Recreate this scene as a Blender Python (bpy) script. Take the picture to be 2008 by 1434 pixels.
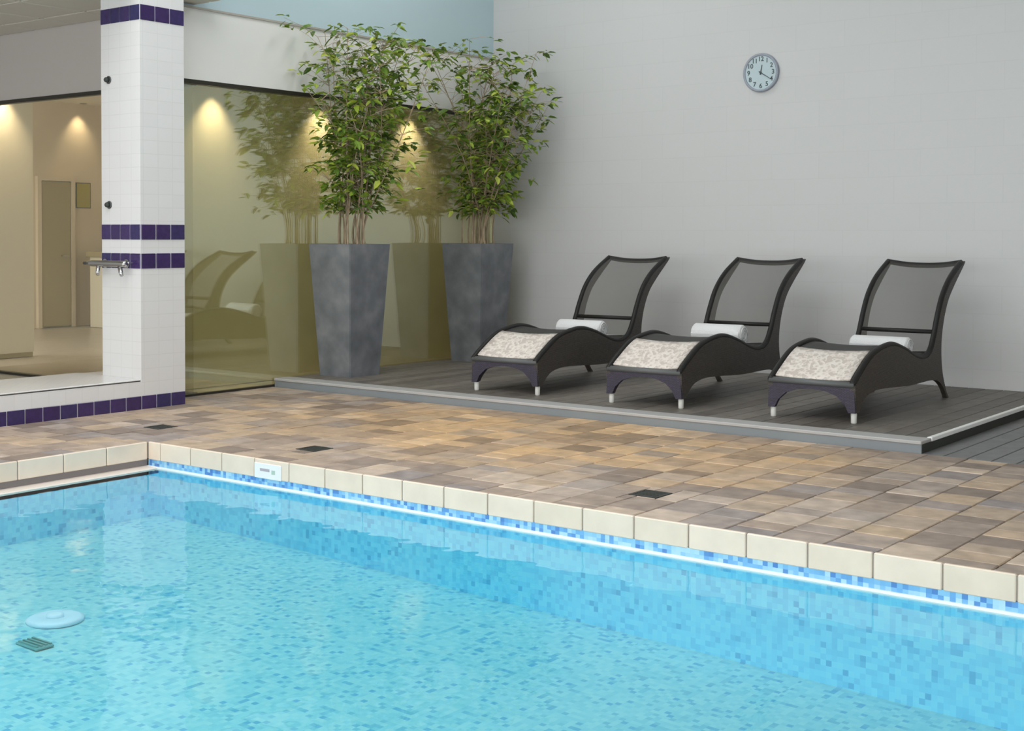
import bpy, bmesh, math, random
from mathutils import Vector, Matrix

for o in list(bpy.data.objects):
    bpy.data.objects.remove(o, do_unlink=True)
SC = bpy.context.scene
COL = SC.collection
R = math.radians
rnd = random.Random(7)

# ------------------------------------------------------------------ camera
CAM = Vector((8.5021, -10.8103, 1.30))
YAW, PITCH, ROLL, FPX = R(37.3597), R(1.5477), R(0.1502), 2604.62
fw = Vector((-math.sin(YAW) * math.cos(PITCH), math.cos(YAW) * math.cos(PITCH), -math.sin(PITCH)))
rt = Vector((math.cos(YAW), math.sin(YAW), 0)); up = rt.cross(fw)
rt, up = rt * math.cos(ROLL) + up * math.sin(ROLL), up * math.cos(ROLL) - rt * math.sin(ROLL)
cd = bpy.data.cameras.new('camera'); cam = bpy.data.objects.new('camera', cd); COL.objects.link(cam)
mw = Matrix((rt, up, -fw)).transposed().to_4x4(); mw.translation = CAM; cam.matrix_world = mw
cd.sensor_width = 36; cd.lens = FPX / 2008 * 36; cd.shift_y = -184.86 / 2008
SC.camera = cam

# ------------------------------------------------------------------ daylight
W = bpy.data.worlds.new('overcast_sky'); SC.world = W; W.use_nodes = True
bg = W.node_tree.nodes['Background']; bg.inputs[0].default_value = (0.97, 0.98, 0.98, 1); bg.inputs[1].default_value = 3.6

def portal(name, loc, rot, sx, sy):
    l = bpy.data.lights.new(name, 'AREA'); l.shape = 'RECTANGLE'; l.size = sx; l.size_y = sy
    l.cycles.is_portal = True
    o = bpy.data.objects.new(name, l); COL.objects.link(o); o.location = loc; o.rotation_euler = rot
    return o
# unseen rear window, roof light and side window, added to bring in daylight
portal('added_rear_window_portal', (4.7, -14.95, 1.6), (R(90), 0, 0), 16.1, 2.7)
portal('added_roof_light_portal', (2.9, -7.6, 5.08), (0, 0, 0), 5.2, 5.4)
portal('added_side_window_portal', (13.05, -9.0, 1.4), (R(90), 0, R(90)), 6.0, 2.3)

vs = SC.view_settings
vs.view_transform = 'Standard'; vs.look = 'None'; vs.gamma = 1; vs.use_curve_mapping = False
vs.exposure = 0.19

# ------------------------------------------------------------------ materials
def nmat(name):
    m = bpy.data.materials.new(name); m.use_nodes = True
    nt = m.node_tree; b = nt.nodes['Principled BSDF']
    return m, nt, b
def L(nt, a, b): nt.links.new(a, b)
def N(nt, t, **kw):
    n = nt.nodes.new(t)
    for k, v in kw.items(): setattr(n, k, v)
    return n
def ramp(nt, stops, interp='LINEAR'):
    n = nt.nodes.new('ShaderNodeValToRGB'); cr = n.color_ramp; cr.interpolation = interp
    while len(cr.elements) < len(stops): cr.elements.new(0.5)
    for e, (p, c) in zip(cr.elements, stops): e.position = p; e.color = (*c, 1)
    return n
def s2l(r, g, b):
    f = lambda v: (v / 255 / 12.92) if v / 255 <= .04045 else ((v / 255 + .055) / 1.055) ** 2.4
    return (f(r), f(g), f(b))
def plain(name, col, rough=.6, metal=0, bump=0, bscale=40, var=0, spec=.5):
    m, nt, b = nmat(name)
    b.inputs['Base Color'].default_value = (*col, 1); b.inputs['Roughness'].default_value = rough
    b.inputs['Metallic'].default_value = metal; b.inputs['Specular IOR Level'].default_value = spec
    if bump or var:
        tc = N(nt, 'ShaderNodeTexCoord'); nz = N(nt, 'ShaderNodeTexNoise'); nz.inputs['Scale'].default_value = bscale
        nz.inputs['Detail'].default_value = 4
        L(nt, tc.outputs['Object'], nz.inputs['Vector'])
        if bump:
            bp = N(nt, 'ShaderNodeBump'); bp.inputs['Strength'].default_value = bump; bp.inputs['Distance'].default_value = .01
            L(nt, nz.outputs['Fac'], bp.inputs['Height']); L(nt, bp.outputs['Normal'], b.inputs['Normal'])
        if var:
            r = ramp(nt, [(.3, tuple(c * (1 - var) for c in col)), (.7, tuple(min(1, c * (1 + var)) for c in col))])
            L(nt, nz.outputs['Fac'], r.inputs['Fac']); L(nt, r.outputs['Color'], b.inputs['Base Color'])
    return m

M = {}
M['wall_grey'] = None
def wall_mat(name, col, tone=.03):
    m, nt, b = nmat(name)
    tc = N(nt, 'ShaderNodeTexCoord'); mp = N(nt, 'ShaderNodeMapping'); mp.inputs['Rotation'].default_value = (R(90), 0, 0)
    L(nt, tc.outputs['Object'], mp.inputs['Vector'])
    br = N(nt, 'ShaderNodeTexBrick'); br.inputs['Scale'].default_value = 1
    br.inputs['Brick Width'].default_value = .45; br.inputs['Row Height'].default_value = .225; br.inputs['Mortar Size'].default_value = .004
    br.inputs['Color1'].default_value = (*col, 1); br.inputs['Color2'].default_value = (*[c * (1 - tone) for c in col], 1)
    br.inputs['Mortar'].default_value = (*[c * .96 for c in col], 1)
    L(nt, mp.outputs['Vector'], br.inputs['Vector']); L(nt, br.outputs['Color'], b.inputs['Base Color'])
    bp = N(nt, 'ShaderNodeBump'); bp.invert = True; bp.inputs['Strength'].default_value = .15; bp.inputs['Distance'].default_value = .004
    L(nt, br.outputs['Fac'], bp.inputs['Height']); L(nt, bp.outputs['Normal'], b.inputs['Normal'])
    b.inputs['Roughness'].default_value = .55
    return m
M['wall_grey'] = wall_mat('painted_block_wall', (.615, .61, .605), .012)
M['white'] = plain('white_plaster', (.78, .78, .77), .6, bump=.03)
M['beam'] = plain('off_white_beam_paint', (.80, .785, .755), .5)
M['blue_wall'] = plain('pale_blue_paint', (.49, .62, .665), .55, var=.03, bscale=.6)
M['shade_beam'] = plain('shade_darkened_beam_paint', (.50, .47, .45), .5)  # beam colour darkened to hold the shade under the dropped ceiling
M['dark_metal'] = plain('dark_bronze_metal', (.055, .05, .04), .4, .6)
M['interior'] = plain('beige_interior_wall', (.72, .63, .51), .7, var=.05, bscale=2)
M['interior_light'] = plain('cream_interior_panel', (.80, .76, .66), .6)
M['interior_floor'] = plain('interior_floor_tile', (.50, .45, .39), .3, var=.1, bscale=6)
M['door_dark'] = plain('olive_door', (.40, .34, .20), .5)
M['cream'] = None
M['pot'] = None
M['chrome'] = plain('chrome', (.55, .55, .55), .18, 1)
M['gunmetal'] = plain('dark_steel', (.12, .12, .12), .35, .8)
M['lip'] = plain('grey_aluminium_lip', (.44, .43, .42), .5, 0)
M['lip_face'] = plain('blue_grey_step_face', (.22, .245, .26), .5)
M['white_edge'] = plain('pale_edge_profile', (.93, .92, .90), .3, 0)
M['soil'] = plain('dark_soil', (.05, .04, .03), .9, bump=.6)
M['cane'] = plain('pale_brown_cane', (.36, .27, .18), .6, var=.25, bscale=14)
M['towel'] = plain('white_terry_towel', (.80, .80, .80), .95, bump=.6, bscale=160)
M['caster'] = plain('white_plastic_foot', (.78, .77, .72), .4)
M['grate'] = plain('dark_cast_iron', (.05, .055, .05), .6, .4)
M['joint'] = plain('sandy_joint', (.32, .27, .225), .9)
M['grout'] = plain('pale_grout', (.52, .50, .47), .8)
M['ceiling_panel'] = plain('ceiling_panel_board', (.62, .58, .52), .8, bump=.1, bscale=60)
M['ceiling_rail'] = plain('ceiling_rail_metal', (.42, .39, .35), .6)
M['black'] = plain('black_print', (.03, .035, .04), .5)
M['hall_grey'] = plain('hall_wall_paint', (.60, .60, .59), .6)

def tile_white():
    m, nt, b = nmat('white_glazed_wall_tile')
    tc = N(nt, 'ShaderNodeTexCoord'); sp = N(nt, 'ShaderNodeSeparateXYZ'); L(nt, tc.outputs['Object'], sp.inputs[0])
    ad = N(nt, 'ShaderNodeMath', operation='ADD'); L(nt, sp.outputs['X'], ad.inputs[0]); L(nt, sp.outputs['Y'], ad.inputs[1])
    cb = N(nt, 'ShaderNodeCombineXYZ'); L(nt, ad.outputs[0], cb.inputs['X']); L(nt, sp.outputs['Z'], cb.inputs['Y'])
    br = N(nt, 'ShaderNodeTexBrick', offset=0.0); br.inputs['Scale'].default_value = 1
    br.inputs['Brick Width'].default_value = .134; br.inputs['Row Height'].default_value = .1; br.inputs['Mortar Size'].default_value = .003
    br.inputs['Color1'].default_value = (.71, .70, .695, 1); br.inputs['Color2'].default_value = (.695, .685, .68, 1); br.inputs['Mortar'].default_value = (.655, .645, .635, 1)
    L(nt, cb.outputs[0], br.inputs['Vector']); L(nt, br.outputs['Color'], b.inputs['Base Color'])
    b.inputs['Roughness'].default_value = .25
    return m
M['tile_white'] = tile_white()
def obj_random_mat(name, stops, rough=.5, noise=.12, nscale=10, bump=0, spec=.5, island=False):
    m, nt, b = nmat(name)
    if island:
        g = N(nt, 'ShaderNodeNewGeometry'); src = g.outputs['Random Per Island']
    else:
        g = N(nt, 'ShaderNodeObjectInfo'); src = g.outputs['Random']
    r = ramp(nt, stops); L(nt, src, r.inputs['Fac'])
    tc = N(nt, 'ShaderNodeTexCoord'); nz = N(nt, 'ShaderNodeTexNoise'); nz.inputs['Scale'].default_value = nscale; nz.inputs['Detail'].default_value = 5
    ge = N(nt, 'ShaderNodeNewGeometry'); L(nt, ge.outputs['Position'], nz.inputs['Vector'])
    mr = N(nt, 'ShaderNodeMapRange'); mr.inputs['From Min'].default_value = .3; mr.inputs['From Max'].default_value = .7
    mr.inputs['To Min'].default_value = 1 - noise; mr.inputs['To Max'].default_value = 1 + noise
    L(nt, nz.outputs['Fac'], mr.inputs['Value'])
    mx = N(nt, 'ShaderNodeVectorMath', operation='SCALE'); L(nt, r.outputs['Color'], mx.inputs[0]); L(nt, mr.outputs[0], mx.inputs['Scale'])
    L(nt, mx.outputs[0], b.inputs['Base Color'])
    if bump:
        bp = N(nt, 'ShaderNodeBump'); bp.inputs['Strength'].default_value = bump; bp.inputs['Distance'].default_value = .01
        L(nt, nz.outputs['Fac'], bp.inputs['Height']); L(nt, bp.outputs['Normal'], b.inputs['Normal'])
    b.inputs['Roughness'].default_value = rough; b.inputs['Specular IOR Level'].default_value = spec
    return m
M['purple'] = obj_random_mat('deep_purple_glazed_tile', [(0, (.035, .018, .085)), (.5, (.045, .024, .105)), (1, (.024, .026, .095))], .2, .15, 30)
M['cream'] = obj_random_mat('cream_coping_tile', [(0, (.74, .61, .49)), (.5, (.80, .66, .54)), (1, (.75, .63, .51))], .4, .05, 8)
PAV = [(0, (.22, .17, .14)), (.18, (.34, .265, .22)), (.36, (.42, .325, .255)), (.5, (.50, .37, .255)), (.64, (.43, .34, .28)), (.8, (.28, .24, .23)), (.92, (.58, .46, .365)), (1, (.38, .285, .205))]
def paver_mat(name, island):
    m = obj_random_mat(name, PAV, .55, .22, 9, .25, .35, island)
    nt = m.node_tree; b = nt.nodes['Principled BSDF']; src = b.inputs['Base Color'].links[0].from_socket
    # a batch of more ochre stone laid across the middle of the paving
    ge = N(nt, 'ShaderNodeNewGeometry'); nz = N(nt, 'ShaderNodeTexNoise'); nz.inputs['Scale'].default_value = 1.1; nz.inputs['Detail'].default_value = 2
    of = N(nt, 'ShaderNodeVectorMath', operation='SUBTRACT'); of.inputs[1].default_value = (3.3, -3.9, 0); L(nt, ge.outputs['Position'], of.inputs[0]); L(nt, ge.outputs['Position'], nz.inputs['Vector'])
    sc = N(nt, 'ShaderNodeVectorMath', operation='MULTIPLY'); sc.inputs[1].default_value = (1 / 2.9, 1 / 1.3, 0); L(nt, of.outputs[0], sc.inputs[0])
    ln = N(nt, 'ShaderNodeVectorMath', operation='LENGTH'); L(nt, sc.outputs[0], ln.inputs[0])
    sb = N(nt, 'ShaderNodeMath', operation='SUBTRACT'); L(nt, nz.outputs['Fac'], sb.inputs[0]); L(nt, ln.outputs['Value'], sb.inputs[1])
    r = N(nt, 'ShaderNodeMapRange'); r.interpolation_type = 'SMOOTHSTEP'; r.inputs['From Min'].default_value = -.55; r.inputs['From Max'].default_value = .2; L(nt, sb.outputs[0], r.inputs['Value'])
    mx = N(nt, 'ShaderNodeMix', data_type='RGBA', blend_type='MULTIPLY'); mx.inputs[7].default_value = (1.32, 1.14, .84, 1)
    L(nt, r.outputs[0], mx.inputs[0]); L(nt, src, mx.inputs[6]); L(nt, mx.outputs[2], b.inputs['Base Color'])
    return m
M['paver'] = paver_mat('slate_paver', False); M['paver_mass'] = paver_mat('slate_paver_mass', True)
M['board'] = obj_random_mat('dark_deck_board', [(0, (.13, .112, .098)), (.5, (.165, .145, .125)), (1, (.20, .175, .152))], .5, .2, 9, .15)
M['board_grey'] = obj_random_mat('dark_grey_floor_board', [(0, (.14, .14, .14)), (1, (.19, .19, .19))], .5, .15, 9, .15)
LEAF = [(0, (.055, .11, .018)), (.3, (.125, .215, .028)), (.6, (.225, .335, .04)), (.85, (.36, .46, .055)), (1, (.54, .58, .11))]
def leafmat(name, island):
    m = obj_random_mat(name, LEAF, .45, .1, 20, 0, .4, island)
    return m
M['leaf'] = leafmat('bamboo_leaf', False); M['leaf_mass'] = leafmat('bamboo_leaf_mass', True)

def pot_mat():
    m, nt, b = nmat('slate_grey_planter')
    tc = N(nt, 'ShaderNodeTexCoord'); nz = N(nt, 'ShaderNodeTexNoise'); nz.inputs['Scale'].default_value = 5; nz.inputs['Detail'].default_value = 5
    L(nt, tc.outputs['Object'], nz.inputs['Vector'])
    r = ramp(nt, [(.25, (.10, .107, .118)), (.5, (.16, .168, .185)), (.75, (.24, .245, .255))]); L(nt, nz.outputs['Fac'], r.inputs['Fac'])
    L(nt, r.outputs['Color'], b.inputs['Base Color']); b.inputs['Roughness'].default_value = .5
    return m
M['pot'] = pot_mat()
def wicker(name, col):
    m, nt, b = nmat(name)
    tc = N(nt, 'ShaderNodeTexCoord'); sp = N(nt, 'ShaderNodeSeparateXYZ'); L(nt, tc.outputs['Object'], sp.inputs[0])
    ad = N(nt, 'ShaderNodeMath', operation='ADD'); L(nt, sp.outputs['X'], ad.inputs[0]); L(nt, sp.outputs['Y'], ad.inputs[1])
    cb = N(nt, 'ShaderNodeCombineXYZ'); L(nt, ad.outputs[0], cb.inputs['X']); L(nt, sp.outputs['Z'], cb.inputs['Y'])
    br = N(nt, 'ShaderNodeTexBrick'); br.inputs['Scale'].default_value = 1
    br.inputs['Brick Width'].default_value = .022; br.inputs['Row Height'].default_value = .008; br.inputs['Mortar Size'].default_value = .0015
    br.inputs['Color1'].default_value = (*col, 1); br.inputs['Color2'].default_value = (*[c * 1.5 for c in col], 1); br.inputs['Mortar'].default_value = (*[c * .4 for c in col], 1)
    L(nt, cb.outputs[0], br.inputs['Vector']); L(nt, br.outputs['Color'], b.inputs['Base Color'])
    bp = N(nt, 'ShaderNodeBump'); bp.invert = True; bp.inputs['Strength'].default_value = .5; bp.inputs['Distance'].default_value = .003
    L(nt, br.outputs['Fac'], bp.inputs['Height']); L(nt, bp.outputs['Normal'], b.inputs['Normal'])
    b.inputs['Roughness'].default_value = .5
    return m
M['wicker'] = wicker('dark_brown_wicker', (.070, .059, .050))
M['rail'] = plain('near_black_frame', (.018, .017, .016), .5, spec=.3)
M['apron'] = wicker('plum_black_wicker', (.045, .037, .062))
M['sling'] = plain('charcoal_sling', (.05, .048, .044), .7, bump=.3, bscale=300)
def mesh_fabric():
    m, nt, b = nmat('open_weave_mesh')
    out = nt.nodes['Material Output']
    tr = N(nt, 'ShaderNodeBsdfTransparent'); mx = N(nt, 'ShaderNodeMixShader'); mx.inputs[0].default_value = .60
    b.inputs['Base Color'].default_value = (.105, .098, .088, 1); b.inputs['Roughness'].default_value = .7
    L(nt, tr.outputs[0], mx.inputs[1]); L(nt, b.outputs[0], mx.inputs[2]); L(nt, mx.outputs[0], out.inputs['Surface'])
    return m
M['mesh'] = mesh_fabric()
def cushion_mat():
    m, nt, b = nmat('speckled_cream_fabric')
    tc = N(nt, 'ShaderNodeTexCoord'); vo = N(nt, 'ShaderNodeTexVoronoi'); vo.inputs['Scale'].default_value = 38
    L(nt, tc.outputs['Object'], vo.inputs['Vector'])
    r = ramp(nt, [(0, (.48, .42, .37)), (.35, (.66, .59, .53)), (.6, (.74, .67, .61)), (1, (.78, .72, .67))])
    L(nt, vo.outputs['Distance'], r.inputs['Fac'])
    sp = N(nt, 'ShaderNodeSeparateColor'); L(nt, vo.outputs['Color'], sp.inputs[0])
    mx = N(nt, 'ShaderNodeMix', data_type='RGBA'); mx.inputs[7].default_value = (.56, .49, .44, 1)
    mr = N(nt, 'ShaderNodeMath', operation='GREATER_THAN'); mr.inputs[1].default_value = .68; L(nt, sp.outputs[0], mr.inputs[0])
    L(nt, mr.outputs[0], mx.inputs[0]); L(nt, r.outputs['Color'], mx.inputs[6]); L(nt, mx.outputs[2], b.inputs['Base Color'])
    b.inputs['Roughness'].default_value = .9
    return m
M['cushion'] = cushion_mat()
def mosaic(name, size, stops, rough=.3, axes='XYZ'):
    m, nt, b = nmat(name)
    ge = N(nt, 'ShaderNodeNewGeometry')
    sc = N(nt, 'ShaderNodeVectorMath', operation='SCALE'); sc.inputs['Scale'].default_value = 1 / size; L(nt, ge.outputs['Position'], sc.inputs[0])
    fl = N(nt, 'ShaderNodeVectorMath', operation='FLOOR'); ad = N(nt, 'ShaderNodeVectorMath', operation='ADD'); ad.inputs[1].default_value = (.37, .37, .37)
    L(nt, sc.outputs[0], ad.inputs[0]); L(nt, ad.outputs[0], fl.inputs[0])
    wn = N(nt, 'ShaderNodeTexWhiteNoise'); L(nt, fl.outputs[0], wn.inputs['Vector'])
    r = ramp(nt, stops); L(nt, wn.outputs['Value'], r.inputs['Fac'])
    L(nt, r.outputs['Color'], b.inputs['Base Color']); b.inputs['Roughness'].default_value = rough
    return m
M['pool_floor'] = mosaic('aqua_floor_mosaic', .025, [(0, (.12, .44, .66)), (.08, (.19, .54, .66)), (.2, (.28, .66, .73)), (.6, (.34, .71, .76)), (1, (.41, .75, .77))])
M['pool_wall'] = mosaic('blue_wall_mosaic', .025, [(0, (.12, .50, .76)), (.08, (.20, .66, .90)), (.5, (.25, .76, .97)), (1, (.31, .82, .98))])
M['waterline'] = mosaic('waterline_glass_mosaic', .024, [(0, (.07, .20, .52)), (.3, (.14, .38, .70)), (.6, (.24, .52, .76)), (1, (.42, .66, .80))])
def water_mat():
    m, nt, b = nmat('pool_water')
    out = nt.nodes['Material Output']; nt.nodes.remove(b)
    tr = N(nt, 'ShaderNodeBsdfTransparent'); tr.inputs[0].default_value = (.80, .95, .98, 1)
    gl = N(nt, 'ShaderNodeBsdfGlossy'); gl.inputs['Roughness'].default_value = .02
    fr = N(nt, 'ShaderNodeFresnel'); fr.inputs['IOR'].default_value = 1.33
    tc = N(nt, 'ShaderNodeTexCoord'); nz = N(nt, 'ShaderNodeTexNoise'); nz.inputs['Scale'].default_value = 3.2; nz.inputs['Detail'].default_value = 2
    L(nt, tc.outputs['Object'], nz.inputs['Vector'])
    bp = N(nt, 'ShaderNodeBump'); bp.inputs['Strength'].default_value = .10; bp.inputs['Distance'].default_value = .05
    L(nt, nz.outputs['Fac'], bp.inputs['Height']); L(nt, bp.outputs['Normal'], gl.inputs['Normal'])
    mx = N(nt, 'ShaderNodeMixShader'); L(nt, fr.outputs[0], mx.inputs[0]); L(nt, tr.outputs[0], mx.inputs[1]); L(nt, gl.outputs[0], mx.inputs[2])
    L(nt, mx.outputs[0], out.inputs['Surface'])
    return m
M['water'] = water_mat()
def glass_mat(name, tint, lo, hi):
    m, nt, b = nmat(name)
    out = nt.nodes['Material Output']; nt.nodes.remove(b)
    tr = N(nt, 'ShaderNodeBsdfTransparent'); tr.inputs[0].default_value = (*tint, 1)
    gl = N(nt, 'ShaderNodeBsdfGlossy'); gl.inputs['Roughness'].default_value = .015; gl.inputs[0].default_value = (.92, 1.0, .97, 1)
    lw = N(nt, 'ShaderNodeLayerWeight'); pw = N(nt, 'ShaderNodeMath', operation='POWER'); pw.inputs[1].default_value = 3
    L(nt, lw.outputs['Facing'], pw.inputs[0])
    mr = N(nt, 'ShaderNodeMapRange'); mr.inputs['To Min'].default_value = lo; mr.inputs['To Max'].default_value = hi; L(nt, pw.outputs[0], mr.inputs['Value'])
    mx = N(nt, 'ShaderNodeMixShader'); L(nt, mr.outputs[0], mx.inputs[0]); L(nt, tr.outputs[0], mx.inputs[1]); L(nt, gl.outputs[0], mx.inputs[2])
    L(nt, mx.outputs[0], out.inputs['Surface'])
    return m
M['glass_olive'] = glass_mat('olive_tinted_glass', (.935, .94, .80), .20, .75)
M['glass_bronze'] = glass_mat('bronze_tinted_glass', (.90, .87, .78), .07, .5)
def emit(name, col, s):
    m, nt, b = nmat(name); b.inputs['Emission Color'].default_value = (*col, 1); b.inputs['Emission Strength'].default_value = s
    b.inputs['Base Color'].default_value = (*col, 1); return m
M['lamp'] = emit('warm_lamp_lens', (1, .78, .45), 6)

# ------------------------------------------------------------------ mesh helpers
def obj(name, bm, mat, parent=None, smooth=False, loc=None, rz=None):
    me = bpy.data.meshes.new(name); bm.to_mesh(me); bm.free()
    if smooth:
        for p in me.polygons: p.use_smooth = True
    o = bpy.data.objects.new(name, me); COL.objects.link(o)
    if mat is not None: me.materials.append(M[mat] if isinstance(mat, str) else mat)
    if parent: o.parent = parent
    if loc: o.location = loc
    if rz is not None: o.rotation_euler = (0, 0, rz)
    return o
def inst(name, me, parent, loc=(0, 0, 0), rot=None, scale=None):
    o = bpy.data.objects.new(name, me); COL.objects.link(o); o.parent = parent; o.location = loc
    if rot is not None: o.rotation_euler = rot
    if scale is not None: o.scale = scale
    return o
def empty(name, loc=(0, 0, 0), rz=0):
    o = bpy.data.objects.new(name, None); COL.objects.link(o); o.location = loc; o.rotation_euler = (0, 0, rz); o.empty_display_size = .1
    return o
def tag(o, label, cat, group=None, kind=None):
    o['label'] = label; o['category'] = cat
    if group: o['group'] = group
    if kind: o['kind'] = kind
    return o
def struct(o, label=None, cat=None):
    o['kind'] = 'structure'
    if label: o['label'] = label
    if cat: o['category'] = cat
    return o
def box(bm, x0, x1, y0, y1, z0, z1, bev=0):
    v = [bm.verts.new(c) for c in ((x0, y0, z0), (x1, y0, z0), (x1, y1, z0), (x0, y1, z0), (x0, y0, z1), (x1, y0, z1), (x1, y1, z1), (x0, y1, z1))]
    fs = [bm.faces.new([v[i] for i in f]) for f in ((3, 2, 1, 0), (4, 5, 6, 7), (0, 1, 5, 4), (1, 2, 6, 5), (2, 3, 7, 6), (3, 0, 4, 7))]
    if bev:
        es = set()
        for f in fs: es.update(f.edges)
        bmesh.ops.bevel(bm, geom=list(es), offset=bev, segments=1, affect='EDGES')
    return bm
def bx(*a, **k): return box(bmesh.new(), *a, **k)
def prism(bm, pts, axis, a, b):
    """polygon pts in the plane across `axis`, extruded from a to b"""
    def P(p, t):
        if axis == 'X': return (t, p[0], p[1])
        if axis == 'Y': return (p[0], t, p[1])
        return (p[0], p[1], t)
    va = [bm.verts.new(P(p, a)) for p in pts]; vb = [bm.verts.new(P(p, b)) for p in pts]
    bm.faces.new(va); bm.faces.new(vb[::-1])
    n = len(pts)
    for i in range(n): bm.faces.new((va[i], vb[i], vb[(i + 1) % n], va[(i + 1) % n]))
    bmesh.ops.recalc_face_normals(bm, faces=bm.faces[:])
    return bm
def tube(bm, pts, r, seg=8, cap=True):
    pts = [Vector(p) for p in pts]; rings = []
    n = len(pts); ref = None
    for i, p in enumerate(pts):
        t = (pts[min(i + 1, n - 1)] - pts[max(i - 1, 0)]).normalized()
        if ref is None:
            ref = Vector((0, 0, 1)) if abs(t.z) < .9 else Vector((1, 0, 0))
        a = (ref - t * ref.dot(t)).normalized(); ref = a; b = t.cross(a)
        rr = r[i] if isinstance(r, (list, tuple)) else r
        rings.append([bm.verts.new(p + (a * math.cos(2 * math.pi * k / seg) + b * math.sin(2 * math.pi * k / seg)) * rr) for k in range(seg)])
    for i in range(n - 1):
        for k in range(seg):
            bm.faces.new((rings[i][k], rings[i][(k + 1) % seg], rings[i + 1][(k + 1) % seg], rings[i + 1][k]))
    if cap: bm.faces.new(rings[0][::-1]); bm.faces.new(rings[-1])
    return bm
def lathe(bm, prof, seg=24, axis='Z', org=(0, 0, 0)):
    rings = []
    for r_, h in prof:
        ring = []
        for k in range(seg):
            a = 2 * math.pi * k / seg; c, s = r_ * math.cos(a), r_ * math.sin(a)
            p = {'Z': (c, s, h), 'Y': (c, h, s), 'X': (h, c, s)}[axis]
            ring.append(bm.verts.new((p[0] + org[0], p[1] + org[1], p[2] + org[2])))
        rings.append(ring)
    for a, b in zip(rings, rings[1:]):
        for k in range(seg): bm.faces.new((a[k], a[(k + 1) % seg], b[(k + 1) % seg], b[k]))
    bm.faces.new(rings[0][::-1]); bm.faces.new(rings[-1])
    bmesh.ops.recalc_face_normals(bm, faces=bm.faces[:])
    return bm
def cr(pts, n=6):
    """Catmull-Rom through 2-D or 3-D points"""
    pts = [Vector(p) for p in pts]; q = [pts[0]] + pts + [pts[-1]]; out = []
    for i in range(1, len(q) - 2):
        p0, p1, p2, p3 = q[i - 1], q[i], q[i + 1], q[i + 2]
        for k in range(n):
            t = k / n
            out.append(.5 * ((2 * p1) + (p2 - p0) * t + (2 * p0 - 5 * p1 + 4 * p2 - p3) * t * t + (3 * p1 - p0 - 3 * p2 + p3) * t ** 3))
    out.append(pts[-1]); return out

# ------------------------------------------------------------------ key dimensions
YC, XP = -5.597, 1.66            # pool edges: far long side, short left side
ZW = -.157                       # water level
YD, XD, HD = -3.04, 5.65, .073   # sunbathing deck: front, right end, height
ZG, ZB = 2.525, 3.10             # top of glass, top of beam
XC, YC0, YC1 = .341, -4.655, -4.25   # tiled column
YL = -3.855                      # left glazed wall
ZL = 3.137
XPR, YPB = 12.0, -9.7            # pool right end and near side

# ------------------------------------------------------------------ room shell
wb = struct(obj('wall_back', bx(0, 5.62, 0, .25, -.02, 5.0), 'wall_grey'), 'long pale grey painted wall behind the three loungers', 'wall')
struct(obj('wall_recess_side', bx(5.37, 5.62, .25, 3.2, -.02, 5.0), 'hall_grey'), 'side wall of the recess past the end of the grey wall', 'wall')
struct(obj('wall_recess', bx(5.37, 13.0, 3.2, 3.4, -.02, 5.0), 'interior'), 'beige rear wall of the recess to the right', 'wall')
# upper left wall above the beam
struct(obj('wall_left_upper', bx(-.25, 0.0, -14.9, 0, ZB + .015, 5.0), 'blue_wall'), 'pale blue wall strip above the white beam', 'wall')
bmr = struct(obj('trim_1', bx(-.25, .03, YC1 + .05, 0, ZG + .012, ZB), 'beam'), 'broad off-white beam above the tinted glass wall', 'beam')
obj('top_ledge', bx(-.02, .045, YC1 + .05, 0, ZB, ZB + .016), 'ceiling_rail', bmr)
# wall to the left of the column: beam and ceiling
struct(obj('trim_2', bx(-3.4, -.25, YL, YL + .2, ZG + .012, ZL + .12), 'shade_beam'), 'beam left of the tiled column, with shade put into its greyer colour', 'beam')
struct(obj('wall_left', bx(-3.6, -3.4, -14.9, YL + .2, -.02, 5.0), 'hall_grey'), 'plain left side wall of the hall', 'wall')
wr_ = struct(obj('wall_right', bx(13.0, 13.2, -6.0, 3.4, -.02, 5.0), 'hall_grey'), 'right side wall of the hall with an added low window', 'wall')
obj('wall_foot', bx(13.0, 13.2, -15.1, -6.0, -.02, .25), 'hall_grey', wr_); obj('wall_head', bx(13.0, 13.2, -15.1, -6.0, 2.55, 5.0), 'hall_grey', wr_); obj('wall_pier', bx(13.0, 13.2, -15.1, -12.0, .25, 2.55), 'hall_grey', wr_)
fr = bmesh.new()  # unseen side window, added to bring in daylight from the right
for y in (-11.95, -10.0, -8.0, -6.05): box(fr, 13.05, 13.13, y - .04, y + .04, .25, 2.55)
struct(obj('added_window_5', fr, 'white'), 'mullions of the added side window of the hall', 'window')
# rear wall with an unseen wide window added for daylight
rw = struct(obj('wall_rear', bx(-3.6, 13.2, -15.1, -14.9, -.02, .25), 'hall_grey'), 'rear wall of the hall with an added wide window', 'wall')
obj('wall_head', bx(-3.6, 13.2, -15.1, -14.9, 2.95, 5.0), 'hall_grey', rw)
fr = bmesh.new()
for x in (-3.35, -.7, 2.0, 4.7, 7.4, 10.1, 12.75): box(fr, x - .04, x + .04, -15.05, -14.97, .25, 2.95)
struct(obj('added_window_3', fr, 'white'), 'tall mullions of the added rear window of the hall', 'window')
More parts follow.
